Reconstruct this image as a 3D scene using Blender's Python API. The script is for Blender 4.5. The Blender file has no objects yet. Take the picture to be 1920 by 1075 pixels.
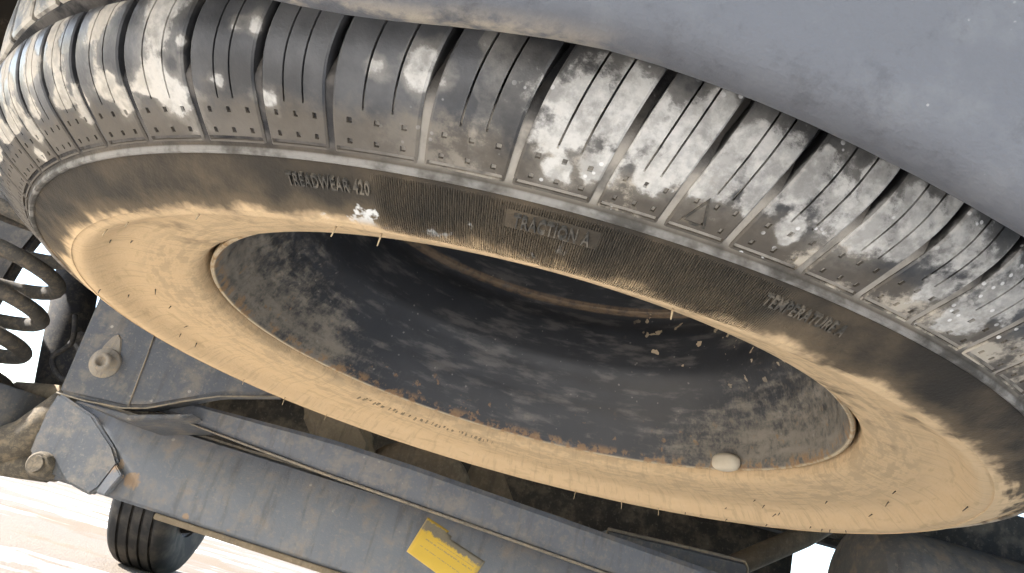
import bpy, bmesh, math, random
from mathutils import Vector, Matrix, noise as mnoise

R = math.radians
random.seed(7)
S = bpy.context.scene
COL = S.collection

# ------------------------------------------------------------------ camera
cd = bpy.data.cameras.new("camera")
cd.lens, cd.sensor_width, cd.clip_start, cd.clip_end = 26.25, 36.0, 0.01, 500.0
cam = bpy.data.objects.new("camera", cd)
COL.objects.link(cam)
right = Vector((0.9647155, -0.05606081, 0.25725704))
upv = Vector((-0.26020788, -0.35217107, 0.89903693))
fwd = Vector((-0.04019775, 0.93425517, 0.35433235))
cam.matrix_world = Matrix(((right.x, upv.x, -fwd.x, 0.0), (right.y, upv.y, -fwd.y, -0.4885),
                           (right.z, upv.z, -fwd.z, -0.1925), (0, 0, 0, 1)))
cd.dof.use_dof = False
cd.dof.focus_distance = 0.42
cd.dof.aperture_fstop = 9.0
S.camera = cam

# ------------------------------------------------------------------ sky, sun, exposure
SUN_ELEV, SUN_AZ = R(37), R(262)          # azimuth measured from +Y towards +X
w = bpy.data.worlds.new("World"); S.world = w; w.use_nodes = True
wn = w.node_tree
sky = wn.nodes.new("ShaderNodeTexSky"); sky.sky_type = 'NISHITA'; sky.sun_disc = False
sky.sun_elevation, sky.sun_rotation = SUN_ELEV, SUN_AZ
sky.dust_density = 1.0
bg = wn.nodes["Background"]; bg.inputs[1].default_value = 0.15
wn.links.new(sky.outputs[0], bg.inputs[0])
sl = bpy.data.lights.new("sun", 'SUN'); sl.energy = 4.5; sl.angle = R(0.55); sl.color = (1.0, 0.96, 0.91)
sun = bpy.data.objects.new("sun", sl); COL.objects.link(sun)
sd = Vector((math.sin(SUN_AZ) * math.cos(SUN_ELEV), math.cos(SUN_AZ) * math.cos(SUN_ELEV), math.sin(SUN_ELEV)))
sun.rotation_euler = sd.to_track_quat('Z', 'Y').to_euler()
S.view_settings.view_transform = 'Standard'
S.view_settings.look = 'None'
S.view_settings.gamma = 1.0
S.view_settings.use_curve_mapping = False
S.view_settings.exposure = 2.15
S.cycles.max_bounces = 5
S.cycles.diffuse_bounces = 4
S.cycles.glossy_bounces = 2
S.cycles.use_adaptive_sampling = True
S.cycles.adaptive_threshold = 0.03

# ------------------------------------------------------------------ node helpers
class N:
    """tiny expression helper around one material node tree"""
    def __init__(s, name, rough=0.6, spec=0.3, metal=0.0):
        s.m = bpy.data.materials.new(name); s.m.use_nodes = True
        s.t = s.m.node_tree; s.b = s.t.nodes["Principled BSDF"]
        s.b.inputs["Roughness"].default_value = rough
        s.b.inputs["Specular IOR Level"].default_value = spec
        s.b.inputs["Metallic"].default_value = metal
        s.pos = s.t.nodes.new("ShaderNodeNewGeometry").outputs["Position"]
    def put(s, sock, v):
        if isinstance(v, bpy.types.NodeSocket): s.t.links.new(v, sock)
        elif v is not None:
            if hasattr(sock.default_value, '__len__') and not hasattr(v, '__len__'): v = (v, v, v)
            if hasattr(v, '__len__') and len(v) == 3 and len(sock.default_value) == 4: v = (*v, 1)
            sock.default_value = v
    def math(s, op, a, b=None, c=None, clamp=False):
        n = s.t.nodes.new("ShaderNodeMath"); n.operation = op; n.use_clamp = clamp
        s.put(n.inputs[0], a); s.put(n.inputs[1], b)
        if c is not None: s.put(n.inputs[2], c)
        return n.outputs[0]
    def add(s, a, b): return s.math('ADD', a, b)
    def sub(s, a, b): return s.math('SUBTRACT', a, b)
    def mul(s, a, b): return s.math('MULTIPLY', a, b)
    def mx(s, a, b): return s.math('MAXIMUM', a, b)
    def mn(s, a, b): return s.math('MINIMUM', a, b)
    def step(s, v, a, b, lo=0.0, hi=1.0):
        n = s.t.nodes.new("ShaderNodeMapRange"); n.interpolation_type = 'SMOOTHSTEP'; n.clamp = True
        s.put(n.inputs[0], v)
        for i, q in zip((1, 2, 3, 4), (a, b, lo, hi)): s.put(n.inputs[i], q)
        return n.outputs[0]
    def noise(s, scale, detail=4.0, rough=0.55, vec=None, stretch=None, dist=0.0):
        v = vec or s.pos
        if stretch:
            mp = s.t.nodes.new("ShaderNodeMapping"); mp.inputs["Scale"].default_value = stretch
            s.t.links.new(v, mp.inputs[0]); v = mp.outputs[0]
        n = s.t.nodes.new("ShaderNodeTexNoise"); s.t.links.new(v, n.inputs["Vector"])
        n.inputs["Scale"].default_value = scale; n.inputs["Detail"].default_value = detail
        n.inputs["Roughness"].default_value = rough; n.inputs["Distortion"].default_value = dist
        return n.outputs[0]
    def voro(s, scale, vec=None, rnd=1.0):
        n = s.t.nodes.new("ShaderNodeTexVoronoi"); s.t.links.new(vec or s.pos, n.inputs["Vector"])
        n.inputs["Scale"].default_value = scale; n.inputs["Randomness"].default_value = rnd
        return n.outputs["Distance"]
    def mix(s, f, a, b):
        n = s.t.nodes.new("ShaderNodeMix"); n.data_type = 'RGBA'
        s.put(n.inputs[0], f); s.put(n.inputs[6], a); s.put(n.inputs[7], b)
        return n.outputs[2]
    def xyz(s, v=None):
        n = s.t.nodes.new("ShaderNodeSeparateXYZ"); s.t.links.new(v or s.pos, n.inputs[0]); return n.outputs
    def comb(s, x, y, z):
        n = s.t.nodes.new("ShaderNodeCombineXYZ")
        for i, q in enumerate((x, y, z)): s.put(n.inputs[i], q)
        return n.outputs[0]
    def attr(s, name):
        n = s.t.nodes.new("ShaderNodeAttribute"); n.attribute_name = name; return n.outputs["Fac"]
    def polar(s):
        x, y, z = s.xyz()
        r = s.math('SQRT', s.add(s.mul(x, x), s.mul(y, y)))
        az = s.math('ARCTAN2', y, x)
        return x, y, z, r, az
    def color(s, c): s.put(s.b.inputs["Base Color"], c)
    def rough(s, v): s.put(s.b.inputs["Roughness"], v)
    def bump(s, h, strength=0.4, dist=0.001, prev=None):
        n = s.t.nodes.new("ShaderNodeBump"); n.inputs["Strength"].default_value = strength
        n.inputs["Distance"].default_value = dist; s.t.links.new(h, n.inputs["Height"])
        if prev is not None: s.t.links.new(prev, n.inputs["Normal"])
        s.t.links.new(n.outputs[0], s.b.inputs["Normal"]); return n.outputs[0]

DUST = (0.62, 0.455, 0.28)
DUST_D = (0.42, 0.31, 0.18)
MUD = (0.64, 0.635, 0.615)
RUBBER = (0.024, 0.025, 0.028)

# ---- sidewall / carcass rubber
k = N("sidewall_rubber", 0.7, 0.12)
x, y, z, r, az = k.polar()
near = k.step(y, 0.10, -0.16)                                   # 1 on the rear half of the tyre
cyl = k.comb(k.mul(az, 0.28), k.mul(r, 1.0), z)
n1 = k.noise(38, 4, 0.6); n2 = k.noise(130, 3, 0.65); n3 = k.noise(60, 3, 0.6, cyl, (0.5, 3.2, 1))
rad = k.step(r, 0.2840, 0.2630)
side = k.step(k.math('ABSOLUTE', x), 0.17, 0.25)
f = k.add(k.add(rad, k.mul(k.sub(1.0, near), 1.1)), k.mul(k.sub(n1, 0.5), 1.3))
f = k.add(f, k.mul(k.sub(n2, 0.5), 0.45)); f = k.add(f, k.mul(side, 0.22))
f = k.add(f, k.mul(k.step(x, 0.17, 0.27), k.add(.22, k.mul(k.sub(n3, .45), 1.9))))
d1 = k.step(f, 0.56, 1.0); d0 = k.step(f, 0.02, 0.72)
low = k.step(r, 0.296, 0.2925)                                  # sidewall only, not the groove floors
film = k.add(0.0, k.mul(k.step(n1, .3, .75), 0.085))
wear = k.step(k.add(n3, k.mul(k.sub(n2, .5), .5)), 0.40, 0.56)            # darker scuffs in the dust
dcol = k.mix(n2, DUST, (0.56, 0.40, 0.23))
dcol = k.mix(k.mul(k.step(n3, .56, .68), .5), dcol, DUST_D)
nr_ = k.noise(60, 4, .65, cyl, (4.0, .5, 1))
dcol = k.mix(k.mul(k.step(nr_, .50, .68), .40), dcol, (0.36, 0.27, 0.165))
inner = k.step(r, 0.246, 0.232)                                 # scuffed bead zone
dcol = k.mix(k.mul(k.mul(k.sub(1.0, wear), inner), 0.40), dcol, (0.30, 0.235, 0.15))
c = k.mix(film, (0.034, 0.030, 0.025), DUST)
c = k.mix(k.mul(d0, .55), c, k.mix(n2, (0.21, 0.155, 0.095), (0.13, 0.098, 0.064)))
c = k.mix(d1, c, dcol)
ridge = k.mul(k.step(r, 0.2902, 0.2909), k.step(r, 0.2934, 0.2928))
c = k.mix(k.mul(ridge, k.step(k.add(n1, k.mul(k.sub(n2, .5), .6)), 0.36, 0.62, 0.12, 0.60)), c, (0.36, 0.35, 0.33))
# pale mud smears low on the rear sidewall
sm = k.mul(k.step(k.noise(75, 4, .65), .60, .66), k.mul(k.step(r, .268, .273), k.step(r, .282, .279)))
sm = k.mul(sm, k.mul(k.step(az, R(-110), R(-104)), k.step(az, R(-88), R(-94))))
c = k.mix(k.mul(sm, 0.9), c, MUD)
rsec = k.step(az, R(-106), R(-96))
flo = k.mix(k.step(n1, .45, .6), (0.028, 0.028, 0.03), (0.12, 0.11, 0.10))
flo = k.mix(k.mul(k.mul(k.step(r, .317, .309), rsec), k.step(k.add(n1, k.mul(k.sub(n2, .5), .5)), .30, .55, .35, .95)), flo, (0.35, 0.32, 0.275))
c = k.mix(k.sub(1.0, low), c, flo)
# fine radial serrations moulded into one sector
ser = k.math('SINE', k.mul(az, 2300.0))
sec = k.mul(k.mul(k.step(az, R(-102.5), R(-101)), k.step(az, R(-74), R(-78))), k.mul(k.step(r, .2655, .2675), k.step(r, .2885, .287)))
panel = k.mul(k.mul(k.step(az, R(-93.6), R(-93.3)), k.step(az, R(-87.2), R(-87.5))), k.mul(k.step(r, .2795, .2800), k.step(r, .2862, .2857)))
sec = k.mul(sec, k.sub(1.0, panel))
c = k.mix(k.mul(k.mul(k.step(ser, .2, -.9), sec), .16), c, (0.30, 0.25, 0.18))
k.color(c)
k.rough(k.add(0.62, k.mul(d1, 0.3)))
b = k.bump(k.mul(ser, sec), 1.0, 0.0007)
gr = k.add(k.noise(700, 2, .6), k.mul(n2, 1.5))
k.bump(gr, 0.35, 0.0009, b)
M_SIDE = k.m

# ---- tread block rubber with dried mud
k = N("tread_rubber", 0.45, 0.45)
x, y, z, r, az = k.polar()
mud = k.attr("mud"); sh = k.attr("along"); dep = k.attr("depth")
n1 = k.noise(85, 6, 0.68); n2 = k.noise(330, 4, 0.6); n0 = k.noise(30, 3, .5)
f = k.add(k.add(mud, k.mul(k.sub(n1, 0.5), 1.0)), k.mul(k.sub(n2, 0.5), 0.50))
m = k.step(f, 0.22, 0.46); thin = k.step(f, -0.25, 0.35)
base = k.mix(k.mul(k.step(k.add(n0, k.mul(k.sub(n1, .5), .4)), .35, .75), 0.26), RUBBER, (0.27, 0.27, 0.275))
# brownish dust film towards the sidewall
fl = k.step(k.add(sh, k.mul(k.sub(n1, .5), .5)), 0.58, 0.80)
right_ = k.step(az, R(-104), R(-84))
base = k.mix(k.mul(fl, k.add(0.30, k.mul(n1, .40))), base, (0.135, 0.108, 0.075))
cream = k.mul(k.mul(fl, right_), k.step(k.add(n1, k.mul(k.sub(n0, .5), .8)), .48, .62))
base = k.mix(k.mul(cream, .75), base, (0.50, 0.44, 0.35))
mcol = k.mix(n2, MUD, (0.47, 0.44, 0.39))
mcol = k.mix(k.mul(k.step(k.noise(110, 5, .68), .42, .60), .85), mcol, (0.33, 0.318, 0.295))
leftw = k.step(az, R(-112), R(-120))
mcol = k.mix(k.mul(leftw, .6), mcol, (0.58, 0.51, 0.41))
base = k.mix(k.mul(thin, k.step(n0, .35, .6, .10, .34)), base, (0.40, 0.37, 0.32))
c = k.mix(k.mul(m, k.step(k.add(n2, k.mul(k.sub(n0, .5), .8)), .3, .62, .60, .97)), base, mcol)
drop = k.mul(k.step(k.voro(240), .19, .14), k.step(k.noise(55, 2), .52, .6))
c = k.mix(k.mul(drop, k.mul(right_, .8)), c, (0.72, 0.71, 0.69))
recess_shade = k.step(dep, 0.0014, 0.0040)  # shade painted into grooves, sipes and dots, darker with depth
c = k.mix(recess_shade, c, (0.022, 0.022, 0.024))
k.color(c)
k.rough(k.add(0.34, k.mul(k.mx(m, k.mul(fl, .6)), 0.42)))
b = k.bump(k.noise(700, 3, .6), 0.18, 0.0006)
k.bump(m, 0.35, 0.0007, b)
M_TREAD = k.m

# ---- raised lettering
k = N("lettering_rubber", 0.65, 0.3)
k.color(k.mix(k.step(k.noise(220, 3), .4, .65), (0.045, 0.041, 0.035), (0.13, 0.11, 0.085)))
M_LETTER = k.m
k = N("emblem_rubber", 0.85, 0.2)
k.color(k.mix(k.noise(150), DUST, (0.40, 0.31, 0.19)))
M_EMBLEM = k.m
k = N("whisker_rubber", 0.8, 0.2)
k.color((0.42, 0.33, 0.21)); M_WHISK = k.m
k = N("dark_whisker_rubber", 0.8, 0.2)
k.color((0.11, 0.09, 0.065)); M_WHISKD = k.m

# ---- rim: black paint, dust and rust
k = N("rim_paint", 0.45, 0.4)
x, y, z, r, az = k.polar()
cyl = k.comb(k.mul(az, 0.19), k.mul(z, 1.0), k.mul(r, 1.0))
n1 = k.noise(30, 5, .6); n2 = k.noise(120, 5, .65); n3 = k.noise(26, 5, .6, cyl, (1.0, 4.0, 1)); nf = k.noise(420, 3, .6)
lipw = k.step(z, 0.0, -0.062)
ends = k.step(k.math('ABSOLUTE', k.add(x, 0.0)), 0.10, 0.185)
f = k.add(k.add(k.mul(lipw, 0.40), k.mul(ends, 0.48)), k.mul(k.sub(n3, .5), 1.0))
f = k.add(f, k.mul(k.sub(n2, .5), 1.1))
f = k.add(f, k.mul(k.sub(nf, .5), .5))
d = k.step(f, 0.42, 1.05)
c = k.mix(n1, (0.022, 0.023, 0.026), (0.046, 0.048, 0.053))
c = k.mix(k.mul(k.step(n3, .48, .68), .22), c, (0.34, 0.31, 0.28))
c = k.mix(k.mul(d, .68), c, k.mix(n2, (0.36, 0.31, 0.235), (0.24, 0.215, 0.175)))
fleck = k.mul(k.step(k.voro(150), .17, .10), k.step(n2, .5, .62))
c = k.mix(k.mul(fleck, .4), c, (0.32, 0.30, 0.27))
clump = k.mul(k.step(k.noise(95, 3, .5), .655, .675), k.mul(k.step(x, .08, .11), k.step(z, -0.02, 0.0)))
c = k.mix(clump, c, (0.50, 0.40, 0.27))
ru = k.mul(k.step(z, -0.061, -0.067), k.step(k.add(n2, k.mul(k.sub(n1, .5), .6)), .46, .60))
ru = k.mx(ru, k.mul(k.mul(k.step(k.noise(100, 4, .6), .62, .69), k.step(z, -.03, -.05)), .8))
c = k.mix(k.mul(ru, .7), c, k.mix(nf, (0.20, 0.095, 0.035), (0.38, 0.24, 0.11)))
lip = k.step(r, 0.2028, 0.2036)
c = k.mix(k.mul(lip, .85), c, k.mix(k.step(n2, .45, .65), (0.52, 0.42, 0.28), (0.36, 0.23, 0.11)))
weld = k.mul(k.step(z, 0.0535, 0.0555), k.step(z, 0.0615, 0.0595))
c = k.mix(k.mul(weld, k.step(n2, .3, .6, .2, .75)), c, (0.21, 0.145, 0.09))
k.color(c); k.rough(k.add(0.42, k.mul(d, .4)))
b = k.bump(nf, .2, .0006); k.bump(d, .3, .0006, b)
M_RIM = k.m

k = N("valve_rubber", 0.7, 0.3)
k.color(k.mix(k.noise(200), (0.66, 0.58, 0.45), (0.52, 0.44, 0.32))); M_VALVE = k.m

# ---- underbody metals
def painted(name, base, base2, dust=0.25, rustamt=0.0, rough=0.5, sc=18, spots=0.0, pts=()):
    k = N(name, rough, 0.4)
    n1 = k.noise(sc, 5, .6); n2 = k.noise(sc * 7, 4, .65); n3 = k.noise(sc * 2.4, 4, .6)
    c = k.mix(n1, base, base2)
    nx = k.t.nodes.new("ShaderNodeNewGeometry")
    c = k.mix(k.mul(k.step(k.add(n3, k.mul(k.sub(n2, .5), .6)), .42, .72), dust), c, (0.36, 0.285, 0.19))
    if rustamt: c = k.mix(k.mul(k.step(k.add(n3, k.mul(k.sub(n2, .5), .7)), .62, .68), rustamt), c, (0.30, 0.17, 0.075))
    if spots: c = k.mix(k.mul(k.mul(k.step(k.voro(sc * 4), .16, .10), k.step(n3, .56, .64)), spots), c, (0.55, 0.5, 0.43))
    for (px_, py_, pz_, pr_) in pts:
        vd = k.t.nodes.new("ShaderNodeVectorMath"); vd.operation = 'DISTANCE'; k.t.links.new(k.pos, vd.inputs[0]); vd.inputs[1].default_value = (px_, py_, pz_)
        q = k.add(k.math('DIVIDE', vd.outputs["Value"], pr_), k.mul(k.sub(k.add(n2, n3), 1.0), 1.6))
        c = k.mix(k.mul(k.step(q, .95, .65), .8), c, k.mix(n2, (0.36, 0.25, 0.15), (0.27, 0.16, 0.08)))
    st = k.noise(sc * 3, 4, .65, None, (1.6, 1.0, .22))                     # run-off streaks and grime
    c = k.mix(k.mul(k.step(st, .50, .70), .35), c, (0.055, 0.05, 0.045))
    c = k.mix(k.mul(k.step(k.noise(sc * 16, 3, .6), .56, .70), dust * .8), c, (0.33, 0.28, 0.21))
    k.color(c); k.rough(k.add(rough, k.mul(n2, .25)))
    k.bump(k.add(n2, k.noise(500, 3)), .22, .0012)
    return k.m
M_CAST = painted("dirty_cast_steel", (0.14, 0.115, 0.085), (0.08, 0.07, 0.058), .45, .1, .8, 30)
M_AXLE = painted("axle_paint", (0.115, 0.123, 0.140), (0.185, 0.193, 0.210), .24, .10, .45, 13, .3, ((-.466, .506, -.190, .013), (-.484, .506, -.207, .010), (-.440, .513, -.203, .012), (-.506, .506, -.158, .010), (-.36, .515, -.228, .007), (-.30, .515, -.229, .006)))
M_WELD = painted("rusty_weld", (0.33, 0.22, 0.12), (0.22, 0.15, 0.09), .5, .5, .8, 60)
M_ROD = painted("rod_paint", (0.090, 0.097, 0.112), (0.150, 0.158, 0.176), .25, 0, .45, 20, .3)
M_PLATE = painted("plate_paint", (0.075, 0.082, 0.095), (0.11, 0.115, 0.125), .3, 0, .5, 16, .5)
M_EDGE = painted("dusty_edge", (0.30, 0.26, 0.20), (0.13, 0.118, 0.10), .6, 0, .8, 30)
M_DUSTY = painted("dusty_cast_iron", (0.30, 0.235, 0.155), (0.22, 0.175, 0.12), .7, .15, .8, 26)
M_BROWN = painted("brown_dusty_steel", (0.25, 0.19, 0.125), (0.16, 0.125, 0.085), .5, .1, .85, 22)
M_DARK = painted("dark_underbody", (0.045, 0.04, 0.035), (0.075, 0.064, 0.052), .35, 0, .85, 9)
M_BLACK = painted("black_rubber_part", (0.018, 0.018, 0.02), (0.03, 0.03, 0.032), .15, 0, .7, 20)
M_SPRING = painted("spring_steel", (0.07, 0.066, 0.06), (0.11, 0.10, 0.088), .35, 0, .75, 40)
M_MUFF = painted("muffler_steel", (0.09, 0.09, 0.09), (0.18, 0.172, 0.16), .4, .1, .6, 15, .3)
M_BOLT = painted("dusty_bolt", (0.30, 0.265, 0.215), (0.21, 0.19, 0.165), .6, 0, .8, 60)

k = N("bumper_plastic", 0.5, 0.4)
n1 = k.noise(22, 4, .6); n2 = k.noise(240, 4, .6); n3 = k.noise(60, 5, .65)
x, y, z = k.xyz()
c = k.mix(n1, (0.086, 0.089, 0.100), (0.108, 0.111, 0.124))
c = k.mix(k.mul(k.step(n3, .5, .75), .25), c, (0.20, 0.20, 0.20))
edge = k.mul(k.step(y, -0.356, -0.347), k.step(x, 0.02, -0.03))
c = k.mix(k.mul(edge, k.step(k.add(n3, k.mul(k.sub(n1, .5), .8)), .42, .60)), c, (0.36, 0.31, 0.245))
c = k.mix(k.mul(k.step(k.noise(55, 6, .75), .52, .70), .55), c, (0.055, 0.055, 0.06))
c = k.mix(k.mul(k.mul(k.step(k.voro(330), .12, .07), k.step(n3, .6, .66)), .35), c, (0.45, 0.43, 0.40))
k.color(c); k.rough(k.add(.42, k.mul(n3, .3)))
k.bump(k.add(n2, k.noise(900, 2)), .30, .0006)
M_BUMP = k.m

k = N("sticker_yellow", 0.5, 0.4)
gx, gz = k.attr("su"), k.attr("sv")
n1 = k.noise(150, 5, .68); n2 = k.noise(420, 4, .65); n3 = k.noise(60, 3)
c = k.mix(k.mul(n1, .45), (0.66, 0.43, 0.045), (0.50, 0.34, 0.09))
def printed(z0, z1, x0, x1, fq):
    a = k.mul(k.mul(k.step(gz, z0, z0 + .015), k.step(gz, z1, z1 - .015)), k.mul(k.step(gx, x0, x0 + .01), k.step(gx, x1, x1 - .01)))
    return k.mul(a, k.step(k.noise(fq, 1, .5), .42, .5))
pr = k.mx(k.mx(printed(.50, .55, .12, .92, 520), printed(.60, .63, .30, .92, 700)), printed(.30, .34, .1, .9, 600))
c = k.mix(k.mul(pr, .6), c, (0.22, 0.19, 0.14))
grime = k.mul(k.step(k.add(k.add(k.mul(gx, .5), gz), k.mul(k.sub(n1, .5), 1.2)), .95, 1.25), .6)
c = k.mix(grime, c, (0.42, 0.31, 0.14))
gzz = k.add(gz, k.mul(k.sub(n1, .5), .30))
band = k.mx(k.mul(k.step(gzz, .66, .74), k.step(gzz, .95, .90)), k.mul(k.step(gzz, .70, .78), k.step(gx, .42, .52)))
c = k.mix(k.mul(band, .92), c, k.mix(n2, (0.20, 0.18, 0.145), (0.11, 0.11, 0.11)))
edge = k.mx(k.mx(k.step(gx, .03, .0), k.step(gx, .97, 1.0)), k.step(gz, .03, .0))
c = k.mix(k.mul(edge, .5), c, (0.55, 0.42, 0.22))
k.rough(.65)
k.color(c); M_STICK = k.m

k = N("front_tyre_rubber", 0.75, 0.2)
n1 = k.noise(14, 4, .6)
k.color(k.mix(k.step(n1, .4, .7), (0.020, 0.020, 0.020), (0.06, 0.053, 0.045))); M_FTYRE = k.m
k = N("front_rim_metal", 0.45, 0.5, 0.6)
k.color(k.mix(k.noise(20), (0.30, 0.29, 0.28), (0.20, 0.19, 0.18))); M_FRIM = k.m

k = N("sand_ground", 0.95, 0.1)
n1 = k.noise(.9, 5, .6, None, (.5, 1.2, 1)); n2 = k.noise(9, 5, .6); n3 = k.noise(120, 4, .6)
c = k.mix(n2, (0.56, 0.54, 0.50), (0.48, 0.46, 0.43))
c = k.mix(k.mul(k.step(k.add(n1, k.mul(k.sub(n2, .5), .3)), .52, .60), .6), c, (0.42, 0.34, 0.24))
c = k.mix(k.mul(k.step(k.voro(26), .11, .07), .5), c, (0.20, 0.16, 0.12))
gx_, gy_, gz_ = k.xyz()
tan_patch_ = k.mul(k.step(gy_, 1.1, 1.6), k.step(gx_, -.4, -.9))                # darker tan patches left of the vehicle
tan_patch_ = k.mul(tan_patch_, k.step(k.add(k.noise(1.6, 4, .6, None, (.6, 1.5, 1)), k.mul(k.sub(n2, .5), .25)), .40, .50))
c = k.mix(k.mul(tan_patch_, .8), c, (0.120, 0.085, 0.054))
k.color(c); k.bump(k.add(k.mul(n2, 2.0), n3), .5, .01)
M_SAND = k.m

# ------------------------------------------------------------------ mesh helpers
def link(name, me, mat, parent=None, smooth=True):
    o = bpy.data.objects.new(name, me); COL.objects.link(o)
    if mat and not me.materials: me.materials.append(mat)
    if parent: o.parent = parent
    if smooth:
        for p in me.polygons: p.use_smooth = True
    return o
def mesh(name, v, f):
    me = bpy.data.meshes.new(name); me.from_pydata(v, [], f); me.update(); return me
def empty(name, label, cat):
    o = bpy.data.objects.new(name, None); o.empty_display_size = .05; COL.objects.link(o)
    o["label"], o["category"] = label, cat; return o
def smooth_angle(o, deg=35):
    me = o.data
    bm = bmesh.new(); bm.from_mesh(me)
    bmesh.ops.recalc_face_normals(bm, faces=bm.faces[:])
    for e in bm.edges:
        e.smooth = not (len(e.link_faces) == 2 and e.calc_face_angle(0) > R(deg))
    for fc in bm.faces: fc.smooth = True
    bm.to_mesh(me); bm.free(); return o
def catmull(pts, n):
    out = []
    P = [pts[0]] + list(pts) + [pts[-1]]
    for i in range(1, len(P) - 2):
        p0, p1, p2, p3 = P[i - 1], P[i], P[i + 1], P[i + 2]
        for j in range(n):
            t = j / n
            out.append(tuple(.5 * ((2 * b) + (-a + c) * t + (2 * a - 5 * b + 4 * c - d) * t * t + (-a + 3 * b - 3 * c + d) * t ** 3)
                             for a, b, c, d in zip(p0, p1, p2, p3)))
    out.append(tuple(pts[-1])); return out
def lathe(name, prof, seg=256, closed=False):
    v, f = [], []; n = len(prof)
    for i in range(seg):
        a = 2 * math.pi * i / seg; ca, sa = math.cos(a), math.sin(a)
        v += [(q[0] * ca, q[0] * sa, q[1]) for q in prof]
    for i in range(seg):
        j = (i + 1) % seg
        for q in range(n if closed else n - 1):
            q2 = (q + 1) % n
            f.append((i * n + q, j * n + q, j * n + q2, i * n + q2))
    return mesh(name, v, f)
def tube(name, pts, rad, seg=10, caps=True):
    pts = [Vector(p) for p in pts]; v, f = [], []
    rr = rad if hasattr(rad, '__len__') else [rad] * len(pts)
    prev = None
    for i, p in enumerate(pts):
        t = (pts[min(i + 1, len(pts) - 1)] - pts[max(i - 1, 0)]).normalized()
        u = prev - t * prev.dot(t) if prev is not None else t.orthogonal()
        u.normalize(); prev = u; q = t.cross(u)
        for s in range(seg):
            a = 2 * math.pi * s / seg
            v.append(p + (u * math.cos(a) + q * math.sin(a)) * rr[i])
    for i in range(len(pts) - 1):
        for s in range(seg):
            s2 = (s + 1) % seg
            f.append((i * seg + s, i * seg + s2, (i + 1) * seg + s2, (i + 1) * seg + s))
    if caps:
        f.append(tuple(reversed(range(seg)))); f.append(tuple(range((len(pts) - 1) * seg, len(pts) * seg)))
    return mesh(name, v, f)
def prism(name, poly, axis_from, axis_to, place, bev=0.0, seg=2):
    """closed polygon (2-D) swept from axis_from to axis_to; place(a, (u, v)) -> xyz"""
    bm = bmesh.new()
    A = [bm.verts.new(place(axis_from, p)) for p in poly]; B = [bm.verts.new(place(axis_to, p)) for p in poly]
    bm.faces.new(A); bm.faces.new(list(reversed(B)))
    for i in range(len(poly)):
        j = (i + 1) % len(poly); bm.faces.new((A[j], A[i], B[i], B[j]))
    bmesh.ops.recalc_face_normals(bm, faces=bm.faces[:])
    if bev: bmesh.ops.bevel(bm, geom=bm.edges[:] , offset=bev, segments=seg, affect='EDGES', clamp_overlap=True)
    me = bpy.data.meshes.new(name); bm.to_mesh(me); bm.free(); return me
def box(name, lo, hi, bev=.004):
    bm = bmesh.new(); bmesh.ops.create_cube(bm, size=1)
    for q in bm.verts: q.co = Vector([(lo[i] + hi[i]) / 2 + q.co[i] * (hi[i] - lo[i]) for i in range(3)])
    if bev: bmesh.ops.bevel(bm, geom=bm.edges[:], offset=bev, segments=2, affect='EDGES', clamp_overlap=True)
    me = bpy.data.meshes.new(name); bm.to_mesh(me); bm.free(); return me

# ------------------------------------------------------------------ ground
GZ = -0.492
gs, gn = 150.0, 2
g = link("ground", mesh("ground", [(-gs, -gs, GZ), (gs, -gs, GZ), (gs, gs, GZ), (-gs, gs, GZ)], [(0, 1, 2, 3)]), M_SAND)
g["kind"] = "structure"

# ------------------------------------------------------------------ the spare wheel
wheel = empty("spare_wheel", "dusty spare wheel slung flat under the vehicle behind the grey bumper", "spare wheel")

# outer shoulder profile of the blocks, from the tread groove (0) down to the sidewall ridge (1)
SH = catmull([(.3265, -.0545), (.3255, -.060), (.3235, -.0655), (.3200, -.0712), (.3150, -.0760), (.3090, -.0800), (.3020, -.0838), (.2945, -.0876)], 6)
SHL = [0.0]
for a, b in zip(SH, SH[1:]): SHL.append(SHL[-1] + math.hypot(b[0] - a[0], b[1] - a[1]))
def sh_at(t):
    L = max(0, min(1, t)) * SHL[-1]
    for i in range(len(SHL) - 1):
        if L <= SHL[i + 1] + 1e-12:
            u = (L - SHL[i]) / (SHL[i + 1] - SHL[i]); a, b = SH[i], SH[i + 1]
            dr, dz = b[0] - a[0], b[1] - a[1]; l = math.hypot(dr, dz)
            return a[0] + dr * u, a[1] + dz * u, -dz / l, dr / l       # point and outward normal
def floor_depth(t):
    if t < .34: return .0075
    if t < .54: return .0075 + (.0009 - .0075) * (t - .34) / .20
    return .0009
def off(t, d):
    r_, z_, nr, nz = sh_at(t)
    return r_ - nr * d, z_ - nz * d

side_low = [(.2930, -.0885), (.2926, -.0899), (.2917, -.0903), (.2908, -.0899), (.2900, -.0891), (.2850, -.0918), (.2800, -.0945),
            (.2745, -.0970), (.2705, -.0985), (.2686, -.0990), (.2681, -.0985), (.2640, -.0986), (.2605, -.0968), (.2562, -.0925),
            (.2520, -.0890), (.2460, -.0864), (.2370, -.0845), (.2285, -.0826), (.2210, -.0805), (.2150, -.0784), (.2115, -.0765),
            (.2095, -.0735), (.2088, -.0690), (.2080, -.0640), (.2076, -.058)]
side_low = side_low[:4] + catmull(side_low[4:9], 3) + catmull(side_low[9:20], 4) + side_low[20:]
prof = [(.327, 0.085), (.331, .06), (.333, 0.0), (.333, -.0045), (.326, -.0052), (.326, -.0460), (.3215, -.0470), (.3195, -.0500), (.3193, -.0545)]
prof += [off(t, floor_depth(t)) for t in (.06, .14, .22, .28, .34, .40, .46, .50, .54, .6, .66, .74, .82, .9, .97)]
prof += side_low
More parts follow.
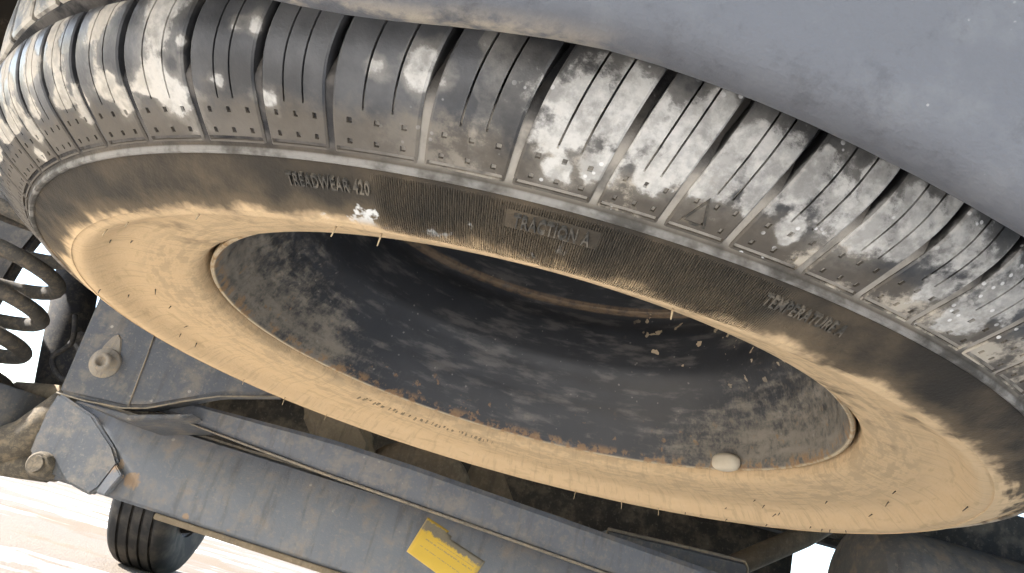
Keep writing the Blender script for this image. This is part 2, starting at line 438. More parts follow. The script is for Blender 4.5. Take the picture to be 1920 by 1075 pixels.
prof += [(.2076, .05), (.212, .08), (.25, .098), (.28, .098), (.30, .094), (.318, .09)]
tyre = link("tyre", lathe("tyre", prof, 720, True), M_SIDE, wheel)
smooth_angle(tyre, 40)
tyre["label"] = "black rubber tyre caked with tan dust and pale dried mud"

# white mud splashes on the shoulder blocks: centre and size in metres
BLOBS = [(0.0017, -0.3193, -0.0718, 0.0115), (-0.0049, -0.312, -0.078, 0.0068), (0.0132, -0.3159, -0.0749, 0.01), (0.0123, -0.3214, -0.0685, 0.0074), (0.0272, -0.3169, -0.073, 0.0091), (0.0368, -0.3084, -0.0789, 0.0085), (0.0314, -0.3204, -0.068, 0.0074), (0.0511, -0.3154, -0.0717, 0.01), (0.0453, -0.3185, -0.0685, 0.0066), (0.0606, -0.3117, -0.0735, 0.0076), (0.0524, -0.3068, -0.0785, 0.0068), (-0.0053, -0.3017, -0.084, 0.0053), (0.0075, -0.3066, -0.0813, 0.0069), (0.0226, -0.3071, -0.0806, 0.0077), (0.0814, -0.3127, -0.0662, 0.0059), (0.0834, -0.3071, -0.0729, 0.0069), (0.0964, -0.3058, -0.0701, 0.0095), (0.1066, -0.3061, -0.0637, 0.0043), (0.0976, -0.2985, -0.0766, 0.0071), (0.1361, -0.2828, -0.0767, 0.0112), (0.1286, -0.2746, -0.0831, 0.0086), (0.132, -0.2936, -0.068, 0.004), (0.0816, -0.3002, -0.0786, 0.0061), (-0.0123, -0.3198, -0.0712, 0.0041), (0.0636, -0.2993, -0.0816, 0.0061), (0.0655, -0.3164, -0.0662, 0.0033), (0.1132, -0.2859, -0.0808, 0.0064), (-0.0613, -0.3125, -0.0727, 0.0031), (-0.0469, -0.3176, -0.0695, 0.0047), (-0.0474, -0.3136, -0.0739, 0.0048), (-0.0415, -0.3152, -0.0732, 0.0025), (-0.1126, -0.2917, -0.0776, 0.0023), (-0.0958, -0.2931, -0.0803, 0.0041), (0.0334, -0.3228, -0.0628, 0.0046), (-0.0045, -0.3213, -0.0691, 0.0041), (-0.1545, -0.2676, -0.08, 0.0066), (-0.1582, -0.2718, -0.0763, 0.0041), (-0.1294, -0.2801, -0.0802, 0.0083), (-0.1354, -0.2851, -0.0754, 0.0043), (-0.1359, -0.2927, -0.0668, 0.0057), (-0.1269, -0.2946, -0.0699, 0.0026), (-0.1011, -0.3074, -0.0653, 0.0036), (-0.1085, -0.3048, -0.0653, 0.0022), (-0.1747, -0.2581, -0.0782, 0.0039), (-0.1835, -0.2592, -0.0735, 0.0043), (-0.2109, -0.2246, -0.0805, 0.0068), (-0.2183, -0.2284, -0.0751, 0.0053), (-0.2133, -0.2103, -0.0851, 0.004), (-0.1878, -0.2613, -0.0682, 0.0061), (-0.2026, -0.251, -0.067, 0.0068), (-0.1663, -0.2789, -0.0621, 0.0057), (-0.2201, -0.2352, -0.0678, 0.0036), (-0.1743, -0.2518, -0.0815, 0.0044)]
def mud_at(p):
    best = -1.0
    for bx, by, bz, br in BLOBS:
        if abs(p[0] - bx) > .03: continue
        wob = 1 + .55 * mnoise.noise(Vector(p) * 190 + Vector((bx * 900, 0, 0)))
        d = math.sqrt((p[0] - bx) ** 2 + (p[1] - by) ** 2 + (p[2] - bz) ** 2)
        best = max(best, 1.0 - d * wob / br * .8)
    return best

VASE = [(-.01, .30), (.08, .34), (.16, .26), (.26, .10), (.36, .05), (.45, .10), (.54, .30), (.60, .42), (.645, .36), (.685, -.25), (1.1, -.6)]
def smear(az_deg, t):
    """right-hand rear quarter: one broad splash running across several blocks"""
    if not (264 < az_deg < 301): return -1.0
    e = min(1, (az_deg - 264) / 4, (301 - az_deg) / 5)
    return -.02 + .46 * e * (1 - ((t - .46 + .06 * math.sin(az_deg * .7)) / .36) ** 2)
def vase(a0, u, t):
    """left-hand blocks: mud caught in two pools joined by a thin neck along a sipe"""
    if not (205 < a0 % 360 < 243): return -1.0
    rg = random.Random(int(a0 * 31)); c0 = rg.choice((.36, .5, .62)) + .10 * math.sin(5 * t + a0); g = rg.uniform(.55, 1.15)
    for (ta, wa), (tb, wb) in zip(VASE, VASE[1:]):
        if ta <= t <= tb:
            wv = (wa + (wb - wa) * (t - ta) / (tb - ta)) * g
            return .32 + 2.2 * (wv - abs(u - c0)) if wv > 0 else -1.0
    return -1.0

# pitch sequence: groove azimuths at the ridge, degrees
GROOVES = [222.0, 227.2, 231.3, 235.5, 240.5, 246.0, 251.0, 255.5, 261.2, 266.5, 271.5, 275.5, 279.5, 284.3, 288.5, 292.8, 297.8]
rest = 360 - (GROOVES[-1] - GROOVES[0]); nrest = 60
seq = [4.0, 4.3, 4.8, 5.2, 5.4, 4.9, 4.4]; tot = sum(seq[i % 7] for i in range(nrest))
for i in range(nrest - 1): GROOVES.append(GROOVES[-1] + seq[i % 7] * rest / tot)
SHIFT = 2.0
rows = [(0.0, 'w'), (0.0, ''), (.05, ''), (.12, ''), (.19, ''), (.26, ''), (.33, ''), (.40, ''), (.46, ''), (.52, ''), (.57, ''), (.62, ''), (.655, ''), (.69, ''),
        (.745, ''), (.752, 'd'), (.778, 'd'), (.785, ''), (.84, ''), (.892, ''), (.898, 'd'), (.924, 'd'), (.930, ''), (.955, ''), (.958, 's'), (.982, 's'), (.985, ''), (1.0, ''), (1.0, 'w')]
def tread_block(a0, a1):
    wd = a1 - a0
    rng = random.Random(int(a0 * 100))
    s1, s2 = .36 + rng.uniform(-.03, .03), .66 + rng.uniform(-.03, .03)
    dots = [.20, .52, .83]
    hw = .055 / wd          # half sipe width as a fraction of the block
    cols = [(0, 'w'), (0, ''), (.03, ''), (.10, '')]
    for q in (s1, s2): cols += [(q - hw - .003, ''), (q - hw, 'p'), (q + hw, 'p'), (q + hw + .003, '')]
    for q in dots: cols += [(q - .032, ''), (q - .022, 'd'), (q + .022, 'd'), (q + .032, '')]
    cols += [(.93, ''), (.97, ''), (1, ''), (1, 'w')]
    cols = sorted(cols, key=lambda q: q[0]) if False else cols[:4] + sorted(cols[4:-2], key=lambda q: q[0]) + cols[-2:]
    v, f, mu, al, de = [], [], [], [], []
    for (t, rk) in rows:
        gap = .28 if t < .5 else .28 + (.22 - .28) * min(1, (t - .5) / .3)
        sft = SHIFT * (1 - t) - .25 * math.sin(math.pi * t)
        A0, A1 = a0 + gap + sft, a1 - gap + sft
        for (u, ck) in cols:
            d = 0.0
            if rk == 'w' or ck == 'w': d = .0095 if t < .54 or rk == 'w' else .0016
            else:
                if ck == 'p' and t < .69: d = max(d, .0060 * min(1, (.70 - t) / .12))
                if ck == 'd' and rk == 'd': d = max(d, .0032)
                if rk == 's' and .08 < u < .95: d = max(d, .0024)
                e = min(u, 1 - u)
                if e < .03: d = max(d, .0005)
                if t == 0 : d = max(d, .0006)
            rr, zz = off(t, d)
            a = R(A0 + (A1 - A0) * u)
            p = (rr * math.cos(a), rr * math.sin(a), zz)
            v.append(p); al.append(t); de.append(d)
            mu.append(max(mud_at(p), vase(a0, u, t), smear(A0 + (A1 - A0) * u, t)) - (1.2 if d > .005 else 0))
    nc = len(cols)
    for i in range(len(rows) - 1):
        for j in range(nc - 1):
            f.append((i * nc + j, (i + 1) * nc + j, (i + 1) * nc + j + 1, i * nc + j + 1))
    me = mesh("tread_block", v, f)
    for nm, arr in (("mud", mu), ("along", al), ("depth", de)):
        at = me.attributes.new(nm, 'FLOAT', 'POINT'); at.data.foreach_set("value", arr)
    return me
for i in range(len(GROOVES)):
    a0 = GROOVES[i]; a1 = GROOVES[(i + 1) % len(GROOVES)] + (360 if i == len(GROOVES) - 1 else 0)
    o = link("tread_block", tread_block(a0, a1), M_TREAD, tyre)
    smooth_angle(o, 30)

# blocks of the inner rib (beyond the circumferential groove)
def rib_block(a0, a1):
    v, f, mu, al, de = [], [], [], [], []
    rws = [(-.0445, .010), (-.0445, .0008), (-.0435, 0), (-.030, 0), (-.016, 0), (-.0075, 0), (-.0065, .0008), (-.0065, .010)]
    cls = [(0, .01), (0, .0006), (.04, 0), (.3, 0), (.5, 0), (.7, 0), (.96, 0), (1, .0006), (1, .01)]
    for z_, d1_ in rws:
        for u, d2_ in cls:
            d = max(d1_, d2_); rr = .3345 - 60 * 0 - (z_ + .0) ** 2 * 3.2 - d
            a = R(a0 + .3 + (a1 - a0 - .6) * u + 14 * abs(z_) * 2)
            p = (rr * math.cos(a), rr * math.sin(a), z_); v.append(p)
            mu.append(.45 * mnoise.noise(Vector(p) * 60) + .35); al.append(.1); de.append(d)
    nc = len(cls)
    for i in range(len(rws) - 1):
        for j in range(nc - 1): f.append((i * nc + j, i * nc + j + 1, (i + 1) * nc + j + 1, (i + 1) * nc + j))
    me = mesh("rib_block", v, f)
    for nm, arr in (("mud", mu), ("along", al), ("depth", de)):
        at = me.attributes.new(nm, 'FLOAT', 'POINT'); at.data.foreach_set("value", arr)
    return me
for i in range(len(GROOVES)):
    a0 = GROOVES[i]; a1 = GROOVES[(i + 1) % len(GROOVES)] + (360 if i == len(GROOVES) - 1 else 0)
    smooth_angle(link("rib_block", rib_block(a0, a1), M_TREAD, tyre), 30)

# sidewall surface lookup for lettering and marks
def side_z(r_):
    P = [q for q in side_low if q[0] < .2885]
    for a, b in zip(P, P[1:]):
        if b[0] <= r_ <= a[0]:
            return a[1] + (b[1] - a[1]) * (a[0] - r_) / max(1e-9, a[0] - b[0])
    return -.098
def on_side(az_deg, r_, h):
    a = R(az_deg); return (r_ * math.cos(a), r_ * math.sin(a), side_z(r_) - h)
def lettering(text, az_mid, r_mid, height, span, lift=.0010):
    cu = bpy.data.curves.new("text", 'FONT'); cu.body = text; cu.size = 1.0; cu.extrude = .1; cu.align_x = 'CENTER'; cu.align_y = 'CENTER'
    cu.resolution_u = 3; cu.space_character = 1.08; cu.offset = 0.012
    to = bpy.data.objects.new("text", cu); COL.objects.link(to)
    dg = bpy.context.evaluated_depsgraph_get()
    me = bpy.data.meshes.new_from_object(to.evaluated_get(dg))
    bpy.data.objects.remove(to)
    xs = [q.co.x for q in me.vertices]; wdt = max(xs) - min(xs)
    ys = [q.co.y for q in me.vertices]; hgt = max(ys) - min(ys)
    for q in me.vertices:
        rr = r_mid + q.co.y / hgt * height
        q.co = on_side(az_mid + q.co.x / wdt * span, rr, lift if q.co.z > 0 else -.002)
    me.materials.clear()
    o = link("raised_lettering", me, M_LETTER, tyre, False); o.name = "raised_lettering"
    o["label"] = "moulded sidewall lettering reading " + text
    return o
lettering("TREADWEAR 420", 254.6, .2835, .0042, 6.1)
lettering("TRACTION A", 269.6, .2828, .0042, 4.9)
lettering("TEMPERATURE A", 286.9, .2828, .0042, 6.3)

def ring_mark(name, az_mid, r_mid, ra, rb, ax=1.0, mat=M_EMBLEM, h=.00015, seg=40):
    v, f = [], []
    for i in range(seg):
        t = 2 * math.pi * i / seg
        for rad, hh in ((ra, -.0008), (ra, h), (rb, h), (rb, -.0008)):
            v.append(on_side(az_mid + math.degrees(rad * ax * math.cos(t) / r_mid), r_mid + rad * math.sin(t), hh))
    for i in range(seg):
        j = (i + 1) % seg
        for q in range(3): f.append((i * 4 + q, j * 4 + q, j * 4 + q + 1, i * 4 + q + 1))
    return link(name, mesh(name, v, f), mat, tyre)
ring_mark("round_emblem", 268.1, .2712, .0072, .0066, 1.35, M_SIDE)
ring_mark("round_emblem", 268.1, .2712, .0024, .0020, 1.5, M_SIDE)
ring_mark("raised_oval", 282.6, .2700, .0036, .0026, 2.4, M_SIDE)

# small triangular wear mark on the shoulder
def on_sh(az_deg, t, h):
    rr, zz = off(t, -h); a = R(az_deg); return (rr * math.cos(a), rr * math.sin(a), zz)
tri = [(276.35, .93), (277.9, .93), (277.3, .72)]
cx_, ct_ = sum(q[0] for q in tri) / 3, sum(q[1] for q in tri) / 3
v, f = [], []
for sc, h in ((1, -.001), (1, .0003), (.72, .0003), (.72, -.001)):
    v += [on_sh(cx_ + (q[0] - cx_) * sc, ct_ + (q[1] - ct_) * sc, h) for q in tri]
for l in range(3):
    for i in range(3):
        j = (i + 1) % 3; f.append((l * 3 + i, l * 3 + j, (l + 1) * 3 + j, (l + 1) * 3 + i))
link("wear_triangle", mesh("wear_triangle", v, f), M_LETTER, tyre, False)

rb = random.Random(4); bm = bmesh.new()
az_ = 92.0
while az_ < 127.0:
    wdeg = rb.uniform(.35, .9)
    for q in range(rb.choice((1, 2, 2))):
        r0 = .2175 + rb.uniform(-.001, .0022); r1 = r0 + rb.uniform(.0018, .0050); a0 = az_ + rb.uniform(0, .3); a1 = a0 + wdeg * rb.uniform(.35, .9)
        L = [bm.verts.new(on_side(a, r_, h)) for h in (-.001, .0005) for a, r_ in ((a0, r0), (a1, r0), (a1, r1), (a0, r1))]
        for fc in ((4, 5, 6, 7), (0, 1, 5, 4), (1, 2, 6, 5), (2, 3, 7, 6), (3, 0, 4, 7)): bm.faces.new([L[i] for i in fc])
    az_ += wdeg + rb.uniform(.2, 1.0)
bmesh.ops.recalc_face_normals(bm, faces=bm.faces[:])
me = bpy.data.meshes.new("worn_moulding"); bm.to_mesh(me); bm.free()
k = N("worn_rubber", .85, .2)
k.color(k.mix(k.noise(260, 3), (0.10, 0.085, 0.065), (0.36, 0.28, 0.17)))
wm = link("worn_moulding", me, k.m, tyre, False); wm["kind"] = "stuff"

# moulding whiskers
def whisker(az_deg, r_, length, lean, mat):
    p = Vector(on_side(az_deg, r_, -.0004)); d = Vector((lean[0], lean[1], -1)).normalized()
    me = tube("vent_whisker", [p, p + d * length * .5, p + d * length + Vector((lean[1], -lean[0], 0)) * length * .1], [.00042, .00034, .00024], 5)
    return link("vent_whisker", me, mat, tyre)
for az_, r_, l_ in ((253.5, .262, .0048), (257.3, .262, .0055), (279.5, .262, .0045), (240, .264, .003), (228, .2625, .003), (222, .262, .004),
                    (138, .2625, .0075), (128, .263, .006), (148, .2625, .005), (72, .2635, .0085), (62, .2635, .008), (54, .263, .007), (45, .262, .003)):
    whisker(az_, r_, l_, (random.uniform(-.15, .15), random.uniform(-.1, .1)), M_WHISK)
for i in range(26):
    az_ = random.choice((random.uniform(-30, 30), random.uniform(-5, 60), random.uniform(160, 215)))
    whisker(az_, random.choice((.2385, .246, .2545, .262)) + random.uniform(-.001, .001), random.uniform(.002, .0042),
            (random.uniform(-.9, .3), random.uniform(-.4, .6)), M_WHISKD)

# steel rim
rp = [(.1990, -.048), (.2030, -.0580), (.2050, -.0640), (.2060, -.0680), (.2058, -.0700), (.2046, -.0708), (.2034, -.0702), (.2022, -.0675), (.2008, -.0630),
      (.1990, -.0570), (.1965, -.0490), (.1940, -.0420), (.1915, -.0360), (.1890, -.0325), (.1870, -.0300), (.1840, -.0200), (.1790, -.0120),
      (.1735, -.0050), (.1720, .0050), (.1718, .0200), (.1725, .0320), (.1745, .0400), (.1790, .0470), (.1800, .0520), (.1798, .0550),
      (.1760, .0556), (.1735, .0575), (.1728, .0640), (.1718, .0850), (.1690, .1050), (.1600, .1180), (.1450, .1220), (.1250, .1160), (.1080, .1080), (.0950, .1060),
      (.0400, .1060), (.0330, .1100), (.0325, .130), (.17, .140), (.1985, .09), (.1985, -.04)]
rim = link("steel_rim", lathe("steel_rim", rp, 360, True), M_RIM, wheel)
smooth_angle(rim, 38)
rim["label"] = "black painted steel rim, dusty with a rusty lip"

# valve stem poking over the lip
va = R(28.6); ctr = Vector((math.cos(va), math.sin(va), 0))
bm = bmesh.new(); bmesh.ops.create_uvsphere(bm, u_segments=28, v_segments=18, radius=1.0)
tang = Vector((-ctr.y, ctr.x, 0))
for q in bm.verts:
    u, t, h = q.co.x, q.co.y, q.co.z
    sq = (abs(u) ** 2.6 + abs(t) ** 2.6 + abs(h) ** 2.6) ** (1 / 2.6) or 1
    q.co = ctr * (.1972 + .0066 * u / sq) + tang * (.0125 * t / sq) + Vector((0, 0, -.0665 + .0070 * h / sq))
me = bpy.data.meshes.new("valve_stem"); bm.to_mesh(me); bm.free()
vs = link("valve_stem", me, M_VALVE, rim)
smooth_angle(vs, 60)
vs["label"] = "cream dust-crusted valve stem"

# ------------------------------------------------------------------ the vehicle (underside)
car = empty("vehicle", "underside of a parked vehicle: grey bumper, axle beam, coil spring and front wheel", "vehicle")
car.location = (0, 0, 0)

# bumper: lower lip close to the tyre, underside running back over the camera
sec = [(-.318, .16), (-.325, .02), (-.331, -.035), (-.3365, -.0640), (-.3400, -.0735), (-.3435, -.0785), (-.3490, -.0812), (-.3545, -.0806), (-.3592, -.0770),
       (-.3650, -.0695), (-.3750, -.0555), (-.3900, -.0340), (-.4200, .0080), (-.4600, .0600), (-.5200, .1200), (-.5900, .1700), (-.6400, .2100), (-.6550, .2600), (-.6550, .3500)]
LIP = catmull([(-1.1, -.050), (-.6, -.062), (-.3, -.077), (-.15, -.0860), (-.1, -.0865), (-.062, -.0850), (-.032, -.0797), (-.006, -.0763), (.014, -.0768), (.042, -.0806), (.069, -.0870),
               (.094, -.0950), (.115, -.1030), (.15, -.1120), (.25, -.1240), (.6, -.1240), (1.1, -.1150)], 8)
def lip_z(xx):
    for a, b in zip(LIP, LIP[1:]):
        if a[0] <= xx <= b[0]: return a[1] + (b[1] - a[1]) * (xx - a[0]) / (b[0] - a[0])
    return -.11
sec = catmull(sec, 4)
xs = [-1.05 + .0125 * i for i in range(169)]
v, f = [], []
for xx in xs:
    dz = lip_z(xx) + .0815; fwd_ = .10 * max(0, abs(xx) - .55) ** 2 / .25
    for (yy, zz) in sec:
        kz = max(0.0, min(1.0, 1 - (zz + .06) / .2))
        v.append((xx, yy + fwd_, zz + dz * kz))
n = len(sec)
for i in range(len(xs) - 1):
    for j in range(n - 1): f.append((i * n + j, i * n + j + 1, (i + 1) * n + j + 1, (i + 1) * n + j))
bump_o = link("bumper", mesh("bumper", v, f), M_BUMP, car)
sol = bump_o.modifiers.new("thickness", 'SOLIDIFY'); sol.thickness = .003; sol.offset = 1
bump_o["label"] = "scuffed grey plastic rear bumper"

# rear axle beam: pressed channel along x, sloping slightly
def ax(xx, p): return (xx, .52 + p[0], -.1845 - .028 * (xx + .2) + p[1])
bp = [(.075, .052), (.010, .052), (.003, .049), (.0, .042), (-.006, .015), (-.0075, -.010), (-.004, -.038), (.000, -.048), (.006, -.052), (.075, -.052), (.075, -.048), (.01, -.047), (.006, .0), (.012, .047), (.075, .048)]
axle = link("rear_axle", prism("rear_axle", bp, -.575, 1.05, ax), M_AXLE, car, False)
smooth_angle(axle, 25)
axle["label"] = "grey painted axle beam with rust spots and yellow sticker"
fl = link("beam_flange", prism("beam_flange", [(.002, -.0525), (.002, -.060), (.07, -.060), (.07, -.0525)], -.40, 1.05, ax, .001), M_BROWN, axle, False)
top = link("beam_edge", prism("beam_edge", [(.012, .0525), (.012, .0555), (.07, .0555), (.07, .0525)], -.56, 1.05, ax, .001), M_EDGE, axle, False)
# end plate welded over the beam, with notch
ep = [(-.575, .050), (-.520, .036), (-.478, .008), (-.462, -.010), (-.472, -.045), (-.480, -.056), (-.545, -.044), (-.575, -.030), (-.580, .02)]
endp = link("end_plate", prism("end_plate", ep, 0, .014, lambda a, p: (p[0], .5085 + a - .004, -.1845 - .028 * (p[0] + .2) + p[1]), .003), M_PLATE, axle, False)
smooth_angle(endp, 30)
nt = link("gusset", prism("gusset", [(-.463, -.012), (-.450, -.022), (-.459, -.050), (-.472, -.050)], 0, .012, lambda a, p: (p[0], .500 + a, -.1845 - .028 * (p[0] + .2) + p[1]), .0015), M_AXLE, axle, False)
# cast knuckle and spring seat at the left end
kn = link("knuckle", tube("knuckle", [(-.570, .535, -.12), (-.580, .53, -.155), (-.60, .53, -.19), (-.64, .53, -.215), (-.72, .54, -.222), (-.85, .56, -.22)], [.018, .026, .028, .026, .026, .03], 14), M_CAST, axle)
kc = link("knuckle_clamp", lathe("knuckle_clamp", [(0, .024), (.010, .024), (.0105, .020), (.006, .019), (.013, .0185), (.0160, .015), (.0168, .008), (.0168, -.03), (0, -.03)], 28), M_CAST, axle)
kc.rotation_euler = (R(90), 0, 0); kc.location = (-.552, .512, -.214); smooth_angle(kc, 35)
lk = link("lower_link", tube("lower_link", [(-.555, .53, -.216), (-.62, .54, -.226), (-.75, .56, -.232)], [.018, .016, .018], 12), M_CAST, axle)
seat = link("spring_seat", lathe("spring_seat", [(0, .0), (.072, .0), (.080, .006), (.083, .002), (.084, -.048), (.098, -.056), (.103, -.063), (.09, -.07), (0, -.072)], 48), M_PLATE, axle)
seat.location = (-.692, .575, -.138); smooth_angle(seat, 40)
sf = link("seat_flange", lathe("seat_flange", [(.0985, -.0555), (.1045, -.0600), (.1050, -.0650), (.097, -.0690)], 48), M_EDGE, seat)
# yellow sticker, wrapped on the beam face
sx0, sx1 = -.0, 1.0
cor = {(0, 0): (-.079, -.1935), (0, 1): (-.066, -.147), (1, 1): (.022, -.1725), (1, 0): (.004, -.222)}
v, f = [], []
def beam_y(xx, zz):
    h = zz - (-.1845 - .028 * (xx + .2))
    P = [(.052, .010), (.049, .003), (.042, .0), (.015, -.006), (-.010, -.0075), (-.038, -.004), (-.048, 0), (-.052, .006)]
    for a, b in zip(P, P[1:]):
        if b[0] <= h <= a[0]: return .52 + a[1] + (b[1] - a[1]) * (a[0] - h) / (a[0] - b[0])
    return .53
NS = 14; su_, sv_ = [], []
for i in range(NS + 1):
    for j in range(NS + 1):
        u, t = i / NS, j / NS
        px_ = sum(cor[a][0] * (u if a[0] else 1 - u) * (t if a[1] else 1 - t) for a in cor)
        pz_ = sum(cor[a][1] * (u if a[0] else 1 - u) * (t if a[1] else 1 - t) for a in cor)
        v.append((px_, beam_y(px_, pz_) - .0009, pz_)); su_.append(u); sv_.append(t)
torn = set()
for i in range(NS):
    for j in range(NS):
        if i > 5 and j > NS - 3: continue
        if i == 5 and j > NS - 2: continue
        f.append((i * (NS + 1) + j, (i + 1) * (NS + 1) + j, (i + 1) * (NS + 1) + j + 1, i * (NS + 1) + j + 1))
sme = mesh("warning_sticker", v, f)
for nm, arr in (("su", su_), ("sv", sv_)): sme.attributes.new(nm, 'FLOAT', 'POINT').data.foreach_set("value", arr)
stk = link("warning_sticker", sme, M_STICK, axle)
so = stk.modifiers.new("thickness", 'SOLIDIFY'); so.thickness = .0003
stk["label"] = "torn yellow warning sticker on the beam"

# transverse rod in front of the beam
def rodc(xx): return -.115 - .062 * (xx + .15) if xx > -.15 else -.115 + .03 * (-.15 - xx)
rp_ = [(-.022, .022), (-.026, .016), (-.026, -.010), (-.022, -.019), (-.016, -.022), (.016, -.022), (.022, -.016), (.022, .018), (.016, .022)]
def rp_place(xx, p):
    s = max(.35, min(1, .42 + (xx + .44) * 2.2)); return (xx, .475 + p[0], rodc(xx) + p[1] * s)
xs_ = [-.47, -.43, -.38, -.32, -.26, -.2, -.1, .1, .4, .9]
v, f = [], []
for xx in xs_: v += [rp_place(xx, p) for p in rp_]
n = len(rp_)
for i in range(len(xs_) - 1):
    for j in range(n):
        j2 = (j + 1) % n; f.append((i * n + j, (i + 1) * n + j, (i + 1) * n + j2, i * n + j2))
rod = link("cross_rod", mesh("cross_rod", v, f), M_ROD, car); smooth_angle(rod, 30)
rod["label"] = "grey pressed steel cross rod above the axle beam"
v = []
for xx in xs_: v += [rp_place(xx, p) for p in ((-.0263, -.0205), (-.0272, -.0218), (-.0263, -.0235), (-.018, -.0235), (-.018, -.0222))]
f = [(i * 5 + j, (i + 1) * 5 + j, (i + 1) * 5 + j + 1, i * 5 + j + 1) for i in range(len(xs_) - 1) for j in range(4)]
link("rod_flange", mesh("rod_flange", v, f), M_EDGE, rod)

# chassis bracket plate with bolt
pl = [(-.546, .055), (-.524, -.130), (-.442, -.126), (-.415, -.118), (-.345, -.082), (-.275, -.062), (-.27, .055)]
def plp(a, p): return (p[0], .415 + a + .10 * (p[1] + .13), p[1])
plate = link("chassis_bracket", prism("chassis_bracket", pl, 0, .03, plp, .004, 3), M_PLATE, car, False); smooth_angle(plate, 30)
plate["label"] = "dark grey chassis bracket plate with a dusty bolt"
lipp = link("bracket_lip", tube("bracket_lip", [plp(.004, (-.527, -.130)), plp(-.002, (-.49, -.131)), plp(-.004, (-.442, -.1275)), plp(-.002, (-.415, -.1195)), plp(.0, (-.38, -.1005)), plp(.002, (-.345, -.0835)), plp(.002, (-.275, -.0635))], .0011, 8), M_EDGE, plate)
low = link("bracket_flange", prism("bracket_flange", [(-.50, -.1345), (-.43, -.1325), (-.36, -.112), (-.37, -.120), (-.43, -.1395)], -.005, .12, plp, .0015), M_PLATE, plate, False)
seam = link("bracket_seam", tube("bracket_seam", [plp(-.0005, (-.452, -.02)), plp(-.0005, (-.446, -.06)), plp(-.0005, (-.438, -.125))], .0010, 6), M_EDGE, plate)
bc = plp(0, (-.489, -.082))
bolt = link("bolt", lathe("bolt", [(0, -.006), (.0055, -.006), (.006, -.010), (.0095, -.010), (.0115, -.008), (.0125, -.003), (.018, -.0025), (.019, .0), (.019, .004)], 36), M_BOLT, plate)
bolt.location = (bc[0], bc[1] - .001, bc[2]); bolt.rotation_euler = (R(-90), 0, 0)
boss = link("bolt_boss", prism("bolt_boss", [(-.5035, -.080), (-.501, -.060), (-.4965, -.047), (-.4905, -.043), (-.485, -.048), (-.479, -.062), (-.4745, -.082)], -.0015, .003, plp, .0012, 3), M_BOLT, plate, False); smooth_angle(boss, 45)

# coil spring, its damper and the arch liner
sp = []
for i in range(0, 24 * 7 + 1):
    th = 2 * math.pi * i / 24
    sp.append((-.757 + .068 * math.cos(th), .56 + .068 * math.sin(th), .187 - .0525 * i / 24))
spring = link("coil_spring", tube("coil_spring", sp, .0108, 12), M_SPRING, car); spring["label"] = "dusty steel coil spring at the left end of the axle"
damp = link("damper", lathe("damper", [(0, .30), (.022, .30), (.022, .12), (.034, .115), (.034, -.12), (.03, -.135), (0, -.135)], 32), M_BLACK, car)
damp.location = (-.752, .74, .02); damp.rotation_euler = (0, R(-17), 0)
liner = link("arch_liner", prism("arch_liner", [(-1.118, .45), (-.83, .45), (-.915, .161), (-.925, .109), (-.930, -.013), (-.956, -.176), (-1.0, -.176), (-1.118, .16)], .80, .83, lambda a, p: (p[0], a, p[1]), .006), M_BLACK, car, False)
arch2 = link("inner_arch", prism("inner_arch", [(-.735, .4), (-.79, .17), (-.762, .07), (-.72, -.05), (-.70, -.15), (-.55, -.15), (-.50, .4)], .86, .92, lambda a, p: (p[0], a, p[1]), .01), M_DARK, car, False)
brk_ = link("damper_bracket", prism("damper_bracket", [(-.66, -.02), (-.60, -.03), (-.585, -.10), (-.63, -.11), (-.68, -.09)], .62, .66, lambda a, p: (p[0], a, p[1]), .004), M_BLACK, car, False)
cable = link("brake_cable", tube("brake_cable", catmull([(-.66, .60, -.005), (-.64, .59, -.045), (-.655, .59, -.075), (-.62, .58, -.10), (-.585, .56, -.085)], 6), .004, 8), M_BLACK, car)
arm_left = link("link_arm", tube("link_arm", [(-.70, .62, -.128), (-.64, .60, -.122), (-.58, .58, -.115), (-.50, .60, -.10)], [.012, .014, .013, .012], 10), M_BROWN, car)

# things above and in front of the axle
trail = link("trailing_arm", prism("trailing_arm", [(-0.3088, 0.0066), (-0.2998, -0.0471), (-0.2345, -0.1187), (-0.1656, -0.1187), (-0.179, -0.0605), (-0.2193, -0.0202), (-0.2238, 0.0066)], .62, .67, lambda a, p: (p[0], a, p[1]), .012, 3), M_DUSTY, car, False); smooth_angle(trail, 40)
pipe = link("exhaust_pipe", tube("exhaust_pipe", catmull([(-.19, .68, -.14), (-.165, .66, -.085), (-.12, .65, -.062), (-.065, .65, -.068), (-.03, .66, -.105), (.02, .68, -.115), (.09, .70, -.105), (.18, .72, -.112), (.30, .74, -.13)], 8), .021, 16), M_BROWN, car)
ppl = link("pipe_bracket", prism("pipe_bracket", [(-.035, -.03), (.01, -.03), (.05, -.085), (.10, -.105), (.10, -.16), (-.06, -.16)], .75, .765, lambda a, p: (p[0], a, p[1]), .003), M_BROWN, car, False)
brk = link("tow_bracket", prism("tow_bracket", [(.172, -.094), (.366, -.087), (.372, -.095), (.372, -.19), (.172, -.19)], .58, .66, lambda a, p: (p[0], a, p[1]), .004, 3), M_PLATE, car, False); smooth_angle(brk, 40)
edg = link("tow_bracket_edge", tube("tow_bracket_edge", [(.170, .579, -.110), (.173, .579, -.0945), (.26, .579, -.0905), (.364, .579, -.0865), (.370, .579, -.095), (.3725, .579, -.13)], .0022, 8), M_EDGE, brk)
diag = link("diagonal_strut", tube("diagonal_strut", [(.62, .84, .07), (.53, .80, .0), (.40, .78, -.09), (.3, .77, -.15)], .018, 12), M_BROWN, car)
tank = link("fuel_tank", box("fuel_tank", (-.66, 1.0, -.135), (.612, 1.75, .2), .04), M_DARK, car); smooth_angle(tank, 50)
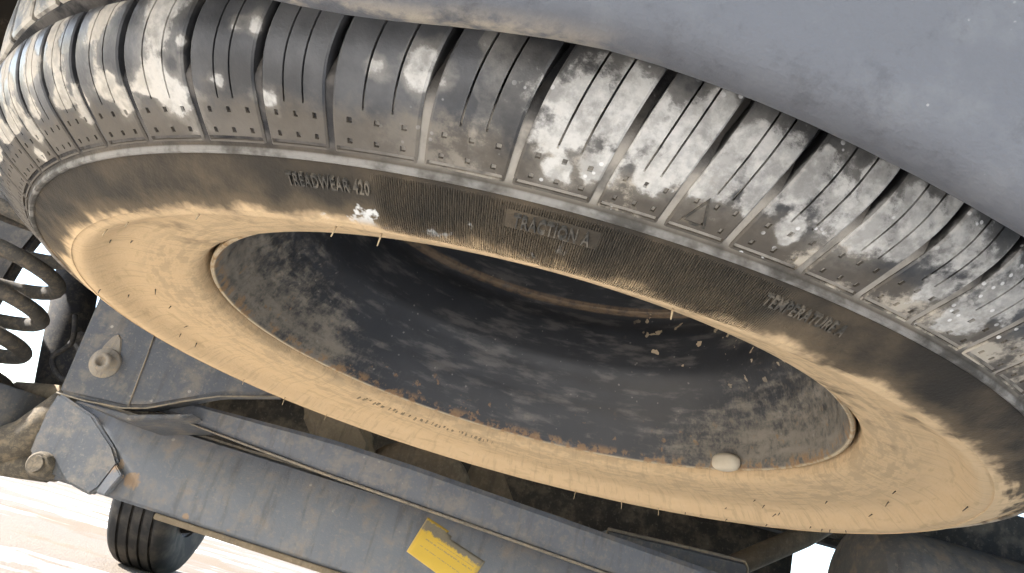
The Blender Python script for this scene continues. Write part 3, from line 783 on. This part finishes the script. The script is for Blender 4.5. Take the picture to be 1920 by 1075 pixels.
xm = link("cross_member", box("cross_member", (-.70, .90, .015), (1.1, .96, .16), .012), M_DARK, car, False)
floor = link("floor_pan", box("floor_pan", (-.70, -.31, .16), (.95, 3.3, .19), .01), M_DARK, car, False)
rail = link("frame_rail", box("frame_rail", (-.56, -.25, .055), (-.47, .98, .165), .008), M_DARK, car, False)
rail2 = link("frame_rail", box("frame_rail", (.47, -.25, .10), (.56, .98, .165), .008), M_DARK, car, False)
shell = link("body_shell", box("body_shell", (-1.22, -.64, .36), (1.22, 3.6, 1.2), .05), M_DARK, car, False)  # upper body out of view, put in as a plain block to shade the underside

# muffler at the right
mf = link("muffler", lathe("muffler", [(0, 0), (.05, .0), (.078, .010), (.088, .028), (.09, .05), (.09, .22), (.0915, .222), (.0915, .228), (.09, .23), (.09, .55), (.07, .58), (0, .58)], 48), M_MUFF, car)
mf.rotation_euler = (0, R(90), 0); mf.location = (.496, .56, -.078); mf.scale = (.95, 1.1, 1); smooth_angle(mf, 40)
mf["label"] = "dusty drum-shaped muffler"

# front wheel far ahead
fw = bpy.data.objects.new("front_wheel", None); COL.objects.link(fw); fw.parent = car
fw["label"] = "front road wheel with ribbed tyre standing on sunlit sand"
fp = [(.19, -.095), (.25, -.108), (.29, -.104), (.312, -.095), (.322, -.082)]
for q in (-.062, -.025, .012, .049):
    fp += [(.328, q - .012), (.328, q), (.318, q + .001), (.318, q + .009), (.328, q + .010)]
fp += [(.322, .082), (.312, .095), (.29, .104), (.25, .108), (.19, .095)]
ft = link("tyre", lathe("tyre", fp, 96, True), M_FTYRE, fw); smooth_angle(ft, 40)
fr = link("rim", lathe("rim", [(.195, -.09), (.20, -.095), (.185, -.08), (.175, .0), (.15, .02), (.08, .03), (0, .03), (0, .06), (.19, .09)], 64), M_FRIM, fw); smooth_angle(fr, 40)
fw.location = (-1.11, 2.42, GZ + .326); fw.rotation_euler = (0, R(-90), R(4))
for sx in (-1, 1):
    rw = bpy.data.objects.new("rear_wheel", None); COL.objects.link(rw); rw.parent = car
    for src in (ft, fr):
        cc = src.copy(); COL.objects.link(cc); cc.parent = rw
    rw.location = (1.08 * sx, .60, GZ + .326); rw.rotation_euler = (0, R(-90), 0 if sx < 0 else R(180))
tie = link("tie_rod", tube("tie_rod", [(-1.02, 2.36, -.335), (-.90, 2.28, -.30), (-.70, 2.25, -.275), (-.2, 2.25, -.25)], .011, 10), M_BLACK, car)
